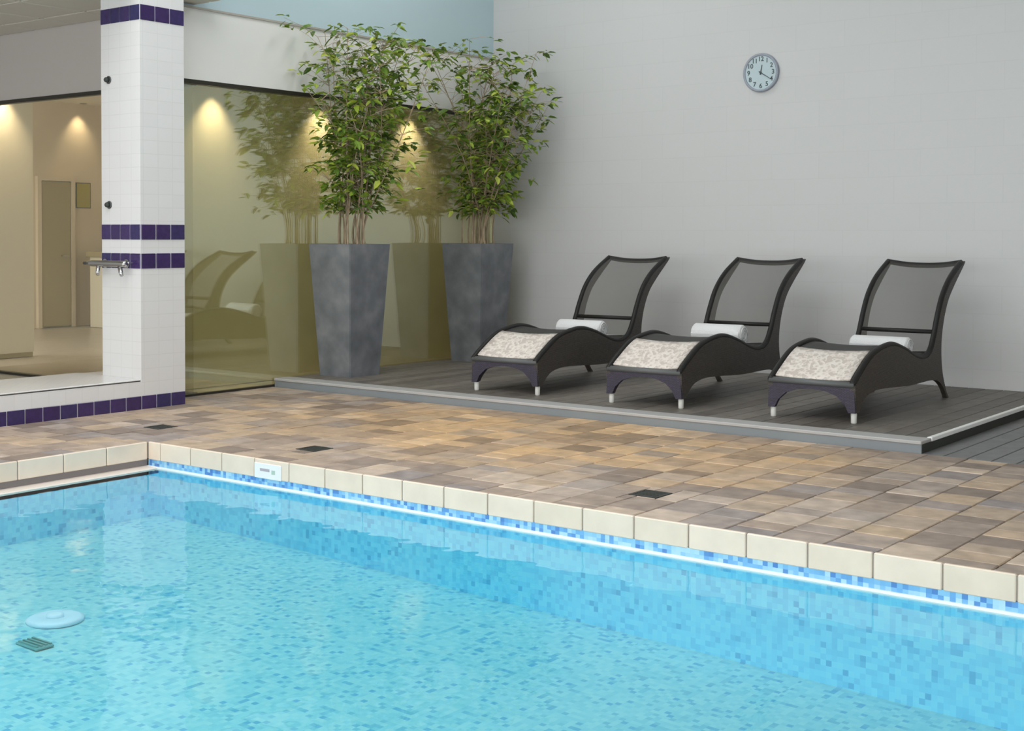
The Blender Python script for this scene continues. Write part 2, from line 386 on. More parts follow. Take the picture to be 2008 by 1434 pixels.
# ceiling with an unseen roof light, added to let daylight in
ce = struct(obj('ceiling', bx(-3.6, .3, -15.1, 3.4, 5.0, 5.2), 'white'), 'white ceiling of the pool hall', 'ceiling')
for n, a in (('ceiling_field', (5.5, 13.2, -15.1, 3.4)), ('ceiling_field', (.3, 5.5, -4.9, 3.4)), ('ceiling_field', (.3, 5.5, -15.1, -10.3))):
    obj(n, bx(*a, 5.0, 5.2), 'white', ce)
fr = bmesh.new()
for y in (-8.95, -7.6, -6.25): box(fr, .3, 5.5, y - .03, y + .03, 5.0, 5.06)
struct(obj('added_window_4', fr, 'white'), 'bars of the added roof light above the pool', 'window')

# unseen flat luminaire added on the ceiling to brighten the corner
cl = empty('added_ceiling_light', (1.5, -1.9, 5.0)); tag(cl, 'added flat rectangular luminaire that brightens the corner above the planters', 'added ceiling light')
lf = obj('light_frame', prism(bmesh.new(), [(-.65, -.35), (.65, -.35), (.65, .35), (-.65, .35)], 'Z', -.05, 0), 'white', cl)
obj('diffuser', bx(-.62, .62, -.32, .32, -.056, -.05), emit('soft_white_diffuser', (1, 1, 1), 3), lf)
l = bpy.data.lights.new('added_ceiling_beam', 'AREA'); l.shape = 'RECTANGLE'; l.size = 1.2; l.size_y = .6; l.energy = 15; l.color = (.97, .99, 1)
lo = bpy.data.objects.new('added_ceiling_beam', l); COL.objects.link(lo); lo.parent = cl; lo.location = (0, 0, -.07)

# dropped ceiling left of the column
dc = struct(obj('ceiling_dropped', bx(-3.4, .34, -9.0, YL, ZL + .03, ZL + .12), 'ceiling_rail'), 'dropped panel ceiling left of the column', 'ceiling')
k = 0
x = -3.4
while x < .3:
    y = -9.0
    while y < YL - .05:
        x1, y1 = min(x + .6, .33), min(y + .6, YL)
        # rows of panels are skewed to the wall only by their rails
        obj('ceiling_panel', bx(x + .012, x1 - .012, y + .012, y1 - .012, ZL, ZL + .03, bev=.006), 'ceiling_panel', dc)
        y += .6
    x += .6
obj('fascia', bx(.30, .345, -9.0, YC0, ZL - .0, 3.6), 'beam', dc)

# ------------------------------------------------------------------ glazed walls and the rooms behind
w1 = struct(empty('window_1', (0, 0, 0)), 'floor to beam olive tinted glass wall behind the planters', 'glass wall')
obj('pane', bx(-.012, 0, YC1 + .04, -.02, .0, ZG - .02), 'glass_olive', w1)
obj('top_channel', bx(-.03, .034, YC1 + .04, -.001, ZG - .022, ZG + .012), 'dark_metal', w1)
obj('floor_channel', bx(-.03, .008, YC1 + .04, -.001, -.01, .018), 'dark_metal', w1)
obj('end_post', bx(-.03, .006, YC1 + .03, YC1 + .075, .0, ZG - .02), 'dark_metal', w1)
w2 = struct(empty('window_2', (0, 0, 0)), 'bronze tinted glass wall left of the tiled column', 'glass wall')
obj('pane', bx(-3.38, -.06, YL, YL + .012, 0, ZG - .02), 'glass_bronze', w2)
obj('top_channel', bx(-3.38, -.06, YL - .01, YL + .05, ZG - .022, ZG + .012), 'dark_metal', w2)
obj('floor_channel', bx(-3.38, -.06, YL - .01, YL + .05, -.01, .018), 'dark_metal', w2)
# cavity behind the olive glass
XB = -.40
struct(obj('wall_inner', bx(XB - .1, XB, YL + .05, .0, 0, 3.16), 'interior'), 'beige inner wall seen through the olive glass', 'wall')
struct(obj('ceiling_inner', bx(XB, -.03, YL + .2, .0, ZG + .11, ZG + .13), 'interior_light'), 'narrow soffit with downlights behind the glass', 'ceiling')
struct(obj('wall_inner_end', bx(XB - .1, -.0, .0, .1, 0, ZG + .13), 'interior'), 'end wall of the cavity behind the glass', 'wall')
# room behind the left glass
struct(obj('floor_inner', bx(-8.0, .0, YL, 2.5, -.08, -.005), 'interior_floor'), 'brown grey floor of the room behind the left glass', 'floor')
struct(obj('wall_inner_far', bx(-8.0, -7.8, YL, 2.5, 0, 3.16), 'interior'), 'far beige wall of the room behind the left glass', 'wall')
struct(obj('wall_inner_side', bx(-8.0, -.4, 2.4, 2.6, 0, 3.16), 'interior'), 'side wall of the room behind the left glass', 'wall')
struct(obj('ceiling_room', bx(-8.0, XB - .1, YL + .2, 2.5, 3.14, 3.18), 'interior_light'), 'ceiling of the room behind the left glass', 'ceiling')
pan = struct(obj('wall_partition', bx(-4.25, -4.1, YL + .1, -2.68, 0.05, 3.14), 'interior_light'), 'pale partition panel behind the left glass', 'wall')
obj('plinth', bx(-4.24, -4.11, YL + .1, -2.69, 0, .05), 'door_dark', pan)
d1 = struct(empty('door_1', (-7.8, 0, 0)), 'dark olive door in the far room behind the left glass', 'door')
dlf = obj('door_leaf', bx(0, .05, -.19, .26, .02, 2.03), 'door_dark', d1)
obj('door_frame', prism(bmesh.new(), [(-.26, 0), (-.26, 2.1), (.33, 2.1), (.33, 0), (.27, 0), (.27, 2.04), (-.20, 2.04), (-.20, 0)], 'X', 0, .06), 'interior', d1)
obj('door_handle', tube(bmesh.new(), [(.05, .2, 1.0), (.1, .2, 1.0), (.1, .08, 1.0)], .012), 'chrome', dlf)
ct = empty('counter', (-7.3, .62, 0))
tag(ct, 'cream counter in the far room behind the left glass', 'counter')
obj('body', bx(-.2, .2, -.22, 1.0, 0, .98), 'interior_light', ct); obj('worktop', bx(-.24, .24, -.26, 1.0, .98, 1.06, bev=.008), 'door_dark', ct)
pn = empty('wall_notice', (-7.795, .5, 1.85)); tag(pn, 'yellow notice on the far wall behind the left glass', 'notice')
obj('sheet', bx(0, .01, -.11, .11, -.17, .17), plain('mustard_paper', (.42, .36, .08), .7), pn)
obj('notice_frame', prism(bmesh.new(), [(-.12, -.18), (.12, -.18), (.12, .18), (-.12, .18)], 'X', -.004, .004), 'dark_metal', pn)

def _bracket(e): obj('bracket', bx(-.15, .02, -.02, .02, .001, .03), 'interior_light', e)
def downlight(loc, wall_dir, power, label):
    e = empty('downlight', loc); tag(e, label, 'downlight', 'recessed downlights behind the glass')
    bm = bmesh.new(); lathe(bm, [(.035, 0), (.05, 0), (.052, -.006), (.04, -.008), (.034, -.004)], 20); rg_ = obj('trim_ring', bm, 'chrome', e, True)
    bm = bmesh.new(); lathe(bm, [(.034, .004), (.033, .0), (.012, -.003)], 20); obj('lens', bm, 'lamp', rg_)
    if loc[2] == 2.92: _bracket(e)
    l = bpy.data.lights.new('downlight_beam', 'SPOT'); l.energy = power; l.color = (1, .85, .60); l.spot_size = R(78); l.spot_blend = 1.0; l.shadow_soft_size = .03
    lo = bpy.data.objects.new('downlight_beam', l); COL.objects.link(lo); lo.parent = e; lo.location = (0, 0, -.02)
    d = Vector((wall_dir[0], wall_dir[1], -2.4)).normalized(); lo.rotation_euler = d.to_track_quat('-Z', 'Y').to_euler()
ZI, ZR = ZG + .11, 3.14          # soffits behind the olive glass and in the left room
DLZ, DLR = ZI - .001, ZR - .001
for y, t in ((-3.36, 'downlight behind the olive glass, the one next to the column'), (-2.10, 'downlight behind the olive glass, above the front planter'), (-.86, 'downlight behind the olive glass, nearest the room corner')):
    downlight((-.24, y, DLZ), (-.22, 0), 150, t)
downlight((-3.95, -3.08, 2.92), (-.25, 0), 60, 'downlight behind the left glass, washing the pale partition')
downlight((-7.66, .42, DLR), (-.2, 0), 26, 'downlight behind the left glass, washing the far wall')
downlight((-2.8, -2.2, DLR), (0, 0), 10, 'downlight behind the left glass, in mid ceiling')

# ------------------------------------------------------------------ tiled column and ledge
colm = struct(obj('column', bx(-.131, XC, YC0, YC1, -.01, 5.0), 'tile_white'), 'white tiled square column with purple tile bands', 'column')
TP = .0065
def ptile(w, h):
    bm = bx(-w / 2, w / 2, -TP, .002, 0, h, bev=.003); me = bpy.data.meshes.new('tile'); bm.to_mesh(me); bm.free(); me.materials.append(M['purple']); return me
g = .006
wl = (XC + .131) / 4; wr = (YC1 - YC0) / 3
tl_, tr_ = ptile(wl - g, .112), ptile(wr - g, .112)
tr_b = ptile(wr - g, .098)
for z in (2.888, 1.262, 1.046):
    for i in range(4): inst('tile', tl_, colm, (-.131 + wl * (i + .5), YC0, z))
    for i in range(3): inst('tile', tr_, colm, (XC, YC0 + wr * (i + .5), z), (0, 0, R(90)))
for i in range(3): inst('tile', tr_b, colm, (XC, YC0 + wr * (i + .5), .0), (0, 0, R(90)))
# raised ledge running left from the column, toward the near side
led = struct(obj('ledge', bx(-.45, XC, -9.0, YC0, -.01, .205), 'tile_white'), 'low white ledge with a purple tile skirting by the column', 'ledge')
obj('ledge_top', bx(-.455, XC - .006, -9.0, YC0 - .001, .213, .222, bev=.003), 'tile_white', led)
obj('shadow_joint', bx(-.45, XC - .012, -9.0, YC0 - .001, .205, .213), 'gunmetal', led)
obj('ledge_return', bx(-.45, -.131, YC0, YL - .02, -.01, .215), 'tile_white', led)
wt = .138; ltile = ptile(wt - g, .098)
for i in range(18): inst('tile', ltile, led, (XC, YC0 - wt * (i + .5), 0), (0, 0, R(90)))
# floor of the wet area behind the ledge
struct(obj('floor_shower', bx(-3.4, -.45, -9.0, YL, -.08, -.004), 'interior_floor'), 'wet area floor behind the ledge', 'floor')

# shower mixer and jets on the column
sm = empty('shower_mixer', (.04, YC0, 1.08)); tag(sm, 'chrome shower mixer bar with two angled levers on the column', 'shower mixer')
obj('mixer_bar', tube(bmesh.new(), [(-.25, -.07, .0), (-.2, -.07, 0), (.2, -.07, 0), (.215, -.07, 0)], [.016, .024, .024, .02], 14), 'chrome', sm, True)
obj('spindle', tube(bmesh.new(), [(-.25, -.07, 0), (-.30, -.07, 0)], .012, 10), 'gunmetal', sm)
for sx in (-.12, .14):
    obj('wall_union', tube(bmesh.new(), [(sx, 0, 0), (sx, -.012, 0), (sx, -.012, 0), (sx, -.07, 0)], [.034, .034, .018, .018], 14), 'chrome', sm)
    lv = obj('lever', tube(bmesh.new(), [(sx, -.07, -.01), (sx + (.012 if sx < 0 else .035), -.085, -.06), (sx + (.02 if sx < 0 else .055), -.09, -.085)], [.016, .017, .014], 10), 'chrome', sm, True)
for z, t in ((2.466, 'small dark shower jet high on the column'), (1.523, 'small dark shower jet just above the purple tile bands')):
    sj = empty('shower_jet', (-.035, YC0, z)); tag(sj, t, 'shower jet', 'shower jets on the column')
    bm = bmesh.new(); lathe(bm, [(.030, 0), (.030, -.006), (.026, -.008)], 18, 'Y'); rs = obj('rosette', bm, 'gunmetal', sj, True)
    bm = bmesh.new(); lathe(bm, [(.018, -.007), (.019, -.03), (.012, -.038)], 16, 'Y'); obj('nozzle', bm, 'grate', rs, True)

# ------------------------------------------------------------------ deck
dk = struct(empty('floor_deck', (0, 0, 0)), 'raised dark board deck carrying the loungers and planters', 'deck')
obj('substructure', bx(.02, XD - .03, YD + .02, -.005, -.01, HD - .022), 'grate', dk)
bw = .140; nb = int((XD - .05 - .02) / bw) + 1
bm = bx(-bw / 2 + .003, bw / 2 - .003, 0, (-.008) - (YD + .175), -.022, 0, bev=.003); bme = bpy.data.meshes.new('board'); bm.to_mesh(bme); bm.free(); bme.materials.append(M['board'])
x = .025
while x + bw < XD - .02:
    inst('board', bme, dk, (x + bw / 2, YD + .175, HD)); x += bw
if XD - .03 - x > .02: obj('board', bx(x + .003, XD - .03, YD + .175, -.008, HD - .022, HD, bev=.003), 'board', dk)
obj('front_lip', bx(.01, XD, YD, YD + .172, HD - .02, HD + .002, bev=.004), 'lip', dk)
obj('step_face', bx(.015, XD - .002, YD + .006, YD + .02, -.005, HD - .02), 'lip_face', dk)
obj('end_lip', bx(XD - .028, XD + .004, YD + .172, -.008, HD - .02, HD + .006, bev=.003), 'white_edge', dk)
obj('end_face', bx(XD - .03, XD - .002, YD + .02, -.008, -.005, HD - .02), 'grate', dk)
# lower dark floor to the right of the deck
fd = struct(obj('floor_side', bx(XD - .02, 13.0, YD - .0, 3.2, -.10, -.02), 'grate'), 'dark grey board floor right of the raised deck', 'floor')
bm = bx(-bw / 2 + .003, bw / 2 - .003, 0, 3.0, -.02, 0, bev=.003); bme2 = bpy.data.meshes.new('floor_board'); bm.to_mesh(bme2); bm.free(); bme2.materials.append(M['board_grey'])
for i in range(10): inst('floor_board', bme2, fd, (XD - .006 + bw * (i + .5), YD, 0))
obj('floor_board_field', bx(XD + .004 + bw * 10, 13.0, YD, 3.2, -.02, 0), 'board_grey', fd)
obj('floor_board_field', bx(XD + .004, XD + .004 + bw * 10, YD + 3.0, 3.2, -.02, 0), 'board_grey', fd)

# ------------------------------------------------------------------ pavement
pv = struct(obj('floor', bx(-.02, 13.0, YC + .0, YD + .0, -.10, -.008), 'joint'), 'brown and ochre paved floor around the pool', 'pavement')
obj('paving_bed', bx(-.02, XP, -9.7, YC, -.10, -.008), 'joint', pv)
DR = [(2.665, -5.14), (5.017, -5.09), (1.19, -5.14)]
def inside_drain(x0, x1, y0, y1):
    return any(x0 < dx + .085 and x1 > dx - .085 and y0 < dy + .085 and y1 > dy - .085 for dx, dy in DR)
lens = (.15, .19, .235, .28)
PW = .235
pmesh = {}
def paver_mesh(l, w=PW):
    key = (round(l, 3), round(w, 3))
    if key not in pmesh:
        bm = bx(-w / 2 + .003, w / 2 - .003, -l / 2 + .003, l / 2 - .003, -.02, 0, bev=.004)
        me = bpy.data.meshes.new('paver'); bm.to_mesh(me); bm.free(); me.materials.append(M['paver']); pmesh[key] = me
    return pmesh[key]
mass = bmesh.new(); pavers = []
def lay(x0, x1, ya, yb):
    """one file of pavers from ya (near) to yb (far)"""
    y = yb
    first = True
    while y > ya + .01:
        l = rnd.choice(lens)
        if first: l = rnd.choice((.12, .2, .3)); first = False
        if y - l < ya + .08: l = y - ya
        l = round(l / .01) * .01 if y - l > ya + .02 else y - ya
        cx, cy = (x0 + x1) / 2, y - l / 2
        vis = -.1 < cx < 7.6 and cy > -7.2
        if inside_drain(x0, x1, y - l, y):
            d = next(q for q in DR if x0 < q[0] + .085 and x1 > q[0] - .085 and y - l < q[1] + .085 and y > q[1] - .085)
            # cut the paver around the drain
            for a0, a1, b0, b1 in ((x0, min(x1, d[0] - .085), y - l, y), (max(x0, d[0] + .085), x1, y - l, y), (max(x0, d[0] - .085), min(x1, d[0] + .085), y - l, d[1] - .085), (max(x0, d[0] - .085), min(x1, d[0] + .085), d[1] + .085, y)):
                if a1 - a0 > .012 and b1 - b0 > .012:
                    obj('paver', bx(a0 + .003, a1 - .003, b0 + .003, b1 - .003, -.02, 0, bev=.002), 'paver', pv)
        else: pavers.append((x0, x1, y - l, y))
        y -= l
x = XP + PW * 19
cols = []
i = 0
xx = 6.40 - PW * 28
xs = [xx + PW * k for k in range(0, 58)]
xs = [v for v in xs if v > .0]
xs[0:0] = [.0]
order = sorted(range(len(xs) - 1), key=lambda k: 0 if 0 <= xs[k] < 7.3 else 1)
for kx in order:
    x0, x1 = xs[kx], xs[kx + 1]
    if x1 - x0 < .03: continue
    near = YC if x0 >= XP - .001 else -7.0
    if x0 < XP < x1:                     # file that meets the pool corner
        lay(x0, XP, -7.0, YC); lay(x0, x1, YC + .0, YD)
    elif x1 <= XC + .01:
        lay(max(x0, .0), x1, YC1, YD)    # behind the column
    elif x0 < XC < x1:
        lay(XC, x1, -7.0, YC1); lay(x0, x1, YC1, YD)
    else:
        lay(x0, x1, near, YD)
pavers.sort(key=lambda q: ((q[0] + q[1]) / 2 - CAM.x) ** 2 + ((q[2] + q[3]) / 2 - CAM.y) ** 2 + (1e3 if (q[0] > 7.35 or (q[0] > 7.0 and q[2] < -4.9) or q[3] < -6.5) else 0))
for x0, x1, y0, y1 in pavers[:285]: inst('paver', paver_mesh(y1 - y0, x1 - x0), pv, ((x0 + x1) / 2, (y0 + y1) / 2, rnd.uniform(-.0015, .0015)))
for x0, x1, y0, y1 in pavers[285:]: box(mass, x0 + .003, x1 - .003, y0 + .003, y1 - .003, -.02, 0)
for k in range(5):
    box(mass, XC + .003 + k * .263, XC + .26 + k * .263, -9.6, -7.0, -.02, 0)
st = obj('paver_mass', mass, 'paver_mass', pv); st['kind'] = 'stuff'

# floor drains
for i, (dx, dy) in enumerate(DR):
    e = empty('floor_drain', (dx, dy, 0))
    tag(e, ('dark square floor drain nearest the depth marker tile', 'dark square floor drain in front of the middle lounger', 'dark square floor drain in the paving by the tiled column')[i], 'floor drain', 'square drains in the paving')
    fbm = bmesh.new()
    for a in ((-.08, .08, -.08, -.066), (-.08, .08, .066, .08), (-.08, -.066, -.066, .066), (.066, .08, -.066, .066)): box(fbm, *a, -.012, .001)
    df = obj('drain_frame', fbm, 'grate', e)
    obj('drain_pit', bx(-.066, .066, -.066, .066, -.016, -.011), 'black', e)
    sl = bx(-.066, .066, -.006, .006, -.010, 0); sme = bpy.data.meshes.new('slat'); sl.to_mesh(sme); sl.free(); sme.materials.append(M['grate'])
    for k in range(6): inst('slat', sme, df, (0, -.055 + .022 * k, 0))

# ------------------------------------------------------------------ pool
pb = struct(empty('pool_basin', (0, 0, 0)), 'mosaic lined swimming pool basin', 'pool')
def zf(x): return -.445 - .032 * (x - 1.75) if x < 7 else -.613
XW = XP + .10
bm = bmesh.new()
xsx = [XW, 7.0, XPR]
va = [bm.verts.new((x, YC, zf(x))) for x in xsx]; vb = [bm.verts.new((x, YPB, zf(x))) for x in xsx]
for i in range(2): bm.faces.new((vb[i], vb[i + 1], va[i + 1], va[i]))
obj('basin_floor', bm, 'pool_floor', pb)
obj('basin_wall', bx(XW - .3, XPR, YC, YC + .25, -.8, -.158), 'pool_wall', pb)
obj('basin_wall', bx(XW - .1, XW, YPB, YC, -.8, -.165), 'pool_wall', pb)
obj('basin_wall', bx(XPR, XPR + .2, YPB, YC, -.8, -.02), 'pool_wall', pb)
obj('basin_wall', bx(XW - .1, XPR, YPB - .2, YPB, -.8, -.02), 'pool_wall', pb)
obj('waterline_band', bx(XP, XPR, YC - .002, YC + .1, -.158, -.105), 'waterline', pb)
obj('edge_strip', bx(XP, XPR, YC - .016, YC, -.163, -.1465), 'white_edge', pb)
# overflow gutter along the short side
obj('overflow_lip', bx(XP - .02, XW, YPB, YC, -.19, -.149, bev=.005), plain('pale_pink_overflow_lip', (.72, .64, .57), .4), pb)
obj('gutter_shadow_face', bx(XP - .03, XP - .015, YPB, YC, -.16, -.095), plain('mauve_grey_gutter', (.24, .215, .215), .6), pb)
rp = struct(obj('floor_near', bx(-.02, 13.0, -14.9, YPB - .2, -.10, 0), 'paver_mass'), 'paved floor on the near side of the pool', 'pavement')
struct(obj('floor_right', bx(XPR + .2, 13.0, YPB - .2, YC, -.10, 0), 'paver_mass'), 'paved floor past the right end of the pool', 'pavement')
struct(obj('floor_base', bx(-8.0, 13.2, -15.1, 3.4, -1.0, -.9), 'joint'), 'ground slab below the hall', 'floor')

# cream coping tiles, each a piece of its own
cp = struct(obj('trim_3', bx(XP - .06, XPR, YC + .006, YC + .06, -.106, -.006), 'grout'), 'cream tile edge running round the pool', 'coping')
obj('coping_bed', bx(XP - .06, XP - .006, -9.7, YC + .006, -.098, -.006), 'grout', cp)
def ctile(w):
    bm = bx(-w / 2, w / 2, -.006, .014, -.108, .0015, bev=.004); me = bpy.data.meshes.new('coping_tile'); bm.to_mesh(me); bm.free(); me.materials.append(M['cream']); return me
edges = [XP, 1.777]
while edges[-1] < 11.6: edges.append(edges[-1] + .2885)
# the tile run carries a depth marker
ct_n = ctile(.2885 - .007); ct_0 = ctile(.117 - .005)
mk = None
for a, b in zip(edges, edges[1:]):
    me = ct_0 if b - a < .2 else ct_n
    inst('coping_tile', me, cp, ((a + b) / 2, YC, 0))
ct_s = ctile(.30 - .007)
for i in range(13): inst('coping_tile', ct_s, cp, (XP, YC - .012 - .30 * (i + .5), 0), (0, 0, R(90)))
# white marker tile on the pool edge
dm = empty('depth_marker', (2.762, YC - .006, -.066)); tag(dm, 'small white marker tile with faint print on the pool edge', 'marker tile')
obj('plate', bx(-.113, .113, -.006, 0, -.043, .046, bev=.003), 'white', dm)
pm = plain('faded_mauve_print', (.42, .36, .40), .6); pg = plain('faded_green_print', (.40, .52, .45), .6)
obj('print_mark', bx(-.062, .018, -.0065, -.005, .0, .016), pm, dm); obj('print_mark', bx(.034, .064, -.0065, -.005, -.012, .012), pg, dm)

wbm = bmesh.new()
vv = [wbm.verts.new(c) for c in ((XW - .002, YPB, ZW), (XPR, YPB, ZW), (XPR, YC - .0, ZW), (XW - .002, YC - .0, ZW))]; wbm.faces.new(vv)
tag(obj('pool_water', wbm, 'water'), 'clear turquoise pool water with faint reflections', 'water', kind='stuff')
# unseen lamps added in the near pool wall to brighten the pool
for x, t in ((3.4, 'added underwater lamp in the near pool wall, towards the gutter side'), (6.2, 'added underwater lamp in the middle of the near pool wall'), (9.0, 'added underwater lamp in the near pool wall, towards the deep end')):
    e = empty('added_pool_lamp', (x, YPB, -.36)); tag(e, t, 'added pool lamp', 'added underwater lamps')
    bm = bmesh.new(); lathe(bm, [(.11, 0), (.11, .012), (.095, .02), (.09, .014)], 24, 'Y'); rr_ = obj('lamp_ring', bm, 'chrome', e, True)
    bm = bmesh.new(); lathe(bm, [(.09, .002), (.088, .012), (.04, .018)], 24, 'Y'); obj('lens', bm, emit('cool_lamp_lens', (.85, .97, 1), 4), rr_)
    l = bpy.data.lights.new('added_pool_beam', 'AREA'); l.shape = 'DISK'; l.size = .17; l.energy = 6 if x < 4 else 16 if x < 7 else 34; l.color = (.88, .98, 1)
    lo = bpy.data.objects.new('added_pool_beam', l); COL.objects.link(lo); lo.parent = e; lo.location = (0, .03, 0); lo.rotation_euler = (R(90), 0, 0)
# inlet plate and drain on the pool floor
fi = empty('pool_inlet', (3.12, -7.24, zf(3.12))); tag(fi, 'pale inlet plate on the pool floor at lower left', 'pool inlet')
bm = bmesh.new(); lathe(bm, [(.13, 0), (.13, .012), (.11, .02), (.05, .022), (.04, .012)], 24); obj('plate', bm, plain('pale_blue_white_plate', (.62, .80, .90), .5), fi, True)
bm = bmesh.new(); lathe(bm, [(.04, .012), (.04, .03), (.025, .034)], 16); obj('cap', bm, plain('pale_blue_white_cap', (.70, .84, .92), .5), fi, True)
fo = empty('pool_drain', (3.36, -7.50, zf(3.36))); tag(fo, 'small dark green drain grille on the pool floor', 'pool drain')
obj('grille_plate', bx(-.08, .08, -.045, .045, 0, .012, bev=.004), plain('green_black_grille', (.12, .36, .36), .5), fo)
for k in range(4): obj('grille_bar', bx(-.07, .07, -.037 + k * .022, -.027 + k * .022, .012, .018), plain('grey_green_bar', (.13, .34, .33), .5), fo)

# ------------------------------------------------------------------ planters and bamboo
def planter(loc, label):
    e = empty('planter', loc); tag(e, label, 'planter', 'tall tapered planters in the corner')
    hb, ht, h, t = .185, .252, 1.148, .022
    bm = bmesh.new()
    prof = [(hb, 0), (ht, h), (ht - t, h), (ht - t - .005, h - .05)]
    rings = []
    for r_, z in prof: rings.append([bm.verts.new((sx * r_, sy * r_, z)) for sx, sy in ((-1, -1), (1, -1), (1, 1), (-1, 1))])
    for a, b in zip(rings, rings[1:]):
        for k in range(4): bm.faces.new((a[k], a[(k + 1) % 4], b[(k + 1) % 4], b[k]))
    bm.faces.new(rings[0][::-1]); bm.faces.new(rings[-1])
    bmesh.ops.bevel(bm, geom=[e_ for e_ in bm.edges if e_.calc_length() > 1.0], offset=.006, segments=2, affect='EDGES')
    obj('body', bm, 'pot', e)
    obj('soil', bx(-.22, .22, -.22, .22, h - .05, h - .014), 'soil', e)
    return e
P1, P2 = (.315, -2.43, HD), (.33, -.66, HD)
planter(P1, 'tall tapered slate planter standing nearer, by the glass wall')
planter(P2, 'tall tapered slate planter farther back in the room corner')

def leaf_mesh(l, w):
    bm = bmesh.new()
    p = [(0, 0, 0), (l * .35, w / 2, l * .06), (l * .35, -w / 2, l * .06), (l * .4, 0, l * .01), (l * .75, w * .33, l * .01), (l * .75, -w * .33, l * .01), (l, 0, -l * .1)]
    v = [bm.verts.new(q) for q in p]
    for f in ((0, 3, 1), (0, 2, 3), (1, 3, 4), (3, 2, 5), (3, 6, 4), (3, 5, 6)): bm.faces.new([v[i] for i in f])
    me = bpy.data.meshes.new('leaf'); bm.to_mesh(me); bm.free(); me.materials.append(M['leaf']); return me
leaves = [leaf_mesh(.090, .038), leaf_mesh(.105, .045), leaf_mesh(.072, .032)]
PERP = Vector((math.cos(YAW), math.sin(YAW), 0))
def bamboo(loc, prof, shift, label, seed, lim):
    """prof: (height above soil, half spread). lim(p) keeps foliage off the walls"""
    rg = random.Random(seed)
    base = Vector(loc) + Vector((0, 0, 1.136))
    e = empty('bamboo_plant', base); tag(e, label, 'plant', 'bamboo plants in the planters')
    def spread(z):
        for (a, b), (c, d) in zip(prof, prof[1:]):
            if a <= z <= c: return b + (d - b) * (z - a) / (c - a)
        return 0
    H = prof[-1][0]
    nodes = []
    for i in range(20):
        a = rg.uniform(0, 2 * math.pi); r0 = rg.uniform(.03, .17)
        b0 = Vector((r0 * math.cos(a), r0 * math.sin(a), -.004))
        hh = H * rg.uniform(.62, .99)
        for _ in range(40):
            ang = rg.uniform(0, 2 * math.pi); rr = spread(hh) * rg.uniform(.15, .95)
            t = Vector((rr * math.cos(ang) + shift[0] * hh / H, rr * math.sin(ang) + shift[1] * hh / H, hh))
            if lim(base + t): break
        mid = b0.lerp(t, .5) + Vector((b0.x * .8 - t.x * .12, b0.y * .8 - t.y * .12, .12))
        pts = cr([b0, b0 + Vector((0, 0, .22)), mid, t], 5)
        pts = [q if lim(base + q) else Vector((max(q.x, .06 - base.x), min(q.y, -.06 - base.y), q.z)) for q in pts]
        n = len(pts); obj('cane', tube(bmesh.new(), pts, [.0085 - .006 * k / (n - 1) for k in range(n)], 5), 'cane', e)
        nodes += [q for q in pts if q.z > .22]
    twig = bmesh.new(); spots = []
    tries = 0
    while len(spots) < NLEAF and tries < 20000:
        tries += 1
        n0 = rg.choice(nodes)
        ang = rg.uniform(0, 2 * math.pi); ln = rg.uniform(.06, .34)
        d = Vector((math.cos(ang), math.sin(ang), rg.uniform(-.1, .8))); q = n0 + d * ln
        if q.z < prof[0][0] or q.z > H or not lim(base + q): continue
        c = Vector((shift[0] * q.z / H, shift[1] * q.z / H, q.z)); off = q - c; off.z = 0
        s = spread(q.z)
        if off.length > s * 1.05: continue
        # open pockets between the canes
        tube(twig, [n0, n0.lerp(q, .5) + Vector((0, 0, .015)), q], [.0028, .0022, .0015], 3, False)
        for k in range(rg.choice((3, 4, 5, 6))):
            az = ang + rg.uniform(-1.6, 1.6); el = rg.uniform(-.75, .35)
            lp = q + Vector((rg.uniform(-.03, .03), rg.uniform(-.03, .03), rg.uniform(-.03, .03)))
            tip = lp + Vector((math.cos(az), math.sin(az), 0)) * .12
            if lim(base + tip) and lim(base + lp): spots.append((lp, (rg.uniform(-.6, .6), -el, az), rg.uniform(.8, 1.25)))
    o = obj('twigs', twig, 'cane', e); o['kind'] = 'stuff'
    # the leaves nearest the viewer stay single pieces, the rest are one mass
    spots.sort(key=lambda s_: (base + s_[0] - CAM).length)
    big = spots[:290]; rest = spots[290:]
    for lp, ro, sc in big: inst('leaf', rg.choice(leaves), e, lp, ro, (sc, sc, sc))
    ms = bmesh.new()
    from mathutils import Euler
    for lp, ro, sc in rest:
        m4 = Matrix.LocRotScale(lp, Euler(ro), Vector((sc, sc, sc)))
        b2 = len(ms.verts); ms.from_mesh(rg.choice(leaves)); ms.verts.ensure_lookup_table()
        for v in ms.verts[b2:]: v.co = m4 @ v.co
    o = obj('leaf_mass', ms, 'leaf_mass', e); o['kind'] = 'stuff'
    return e
NLEAF = 2300
bamboo(P1, [(.12, .26), (.32, .50), (.7, .68), (1.2, .80), (1.65, .88), (1.90, .66)], (.10, -.10), 'leafy bamboo plant in the nearer slate planter', 11, lambda p: p.x > .05 and p.y < -1.63)
bamboo(P2, [(.13, .22), (.33, .42), (.7, .58), (1.2, .74), (1.65, .92), (1.92, .6)], (.28, -.16), 'leafy bamboo plant in the corner planter', 23, lambda p: p.x > .05 and -1.58 < p.y < -.05)

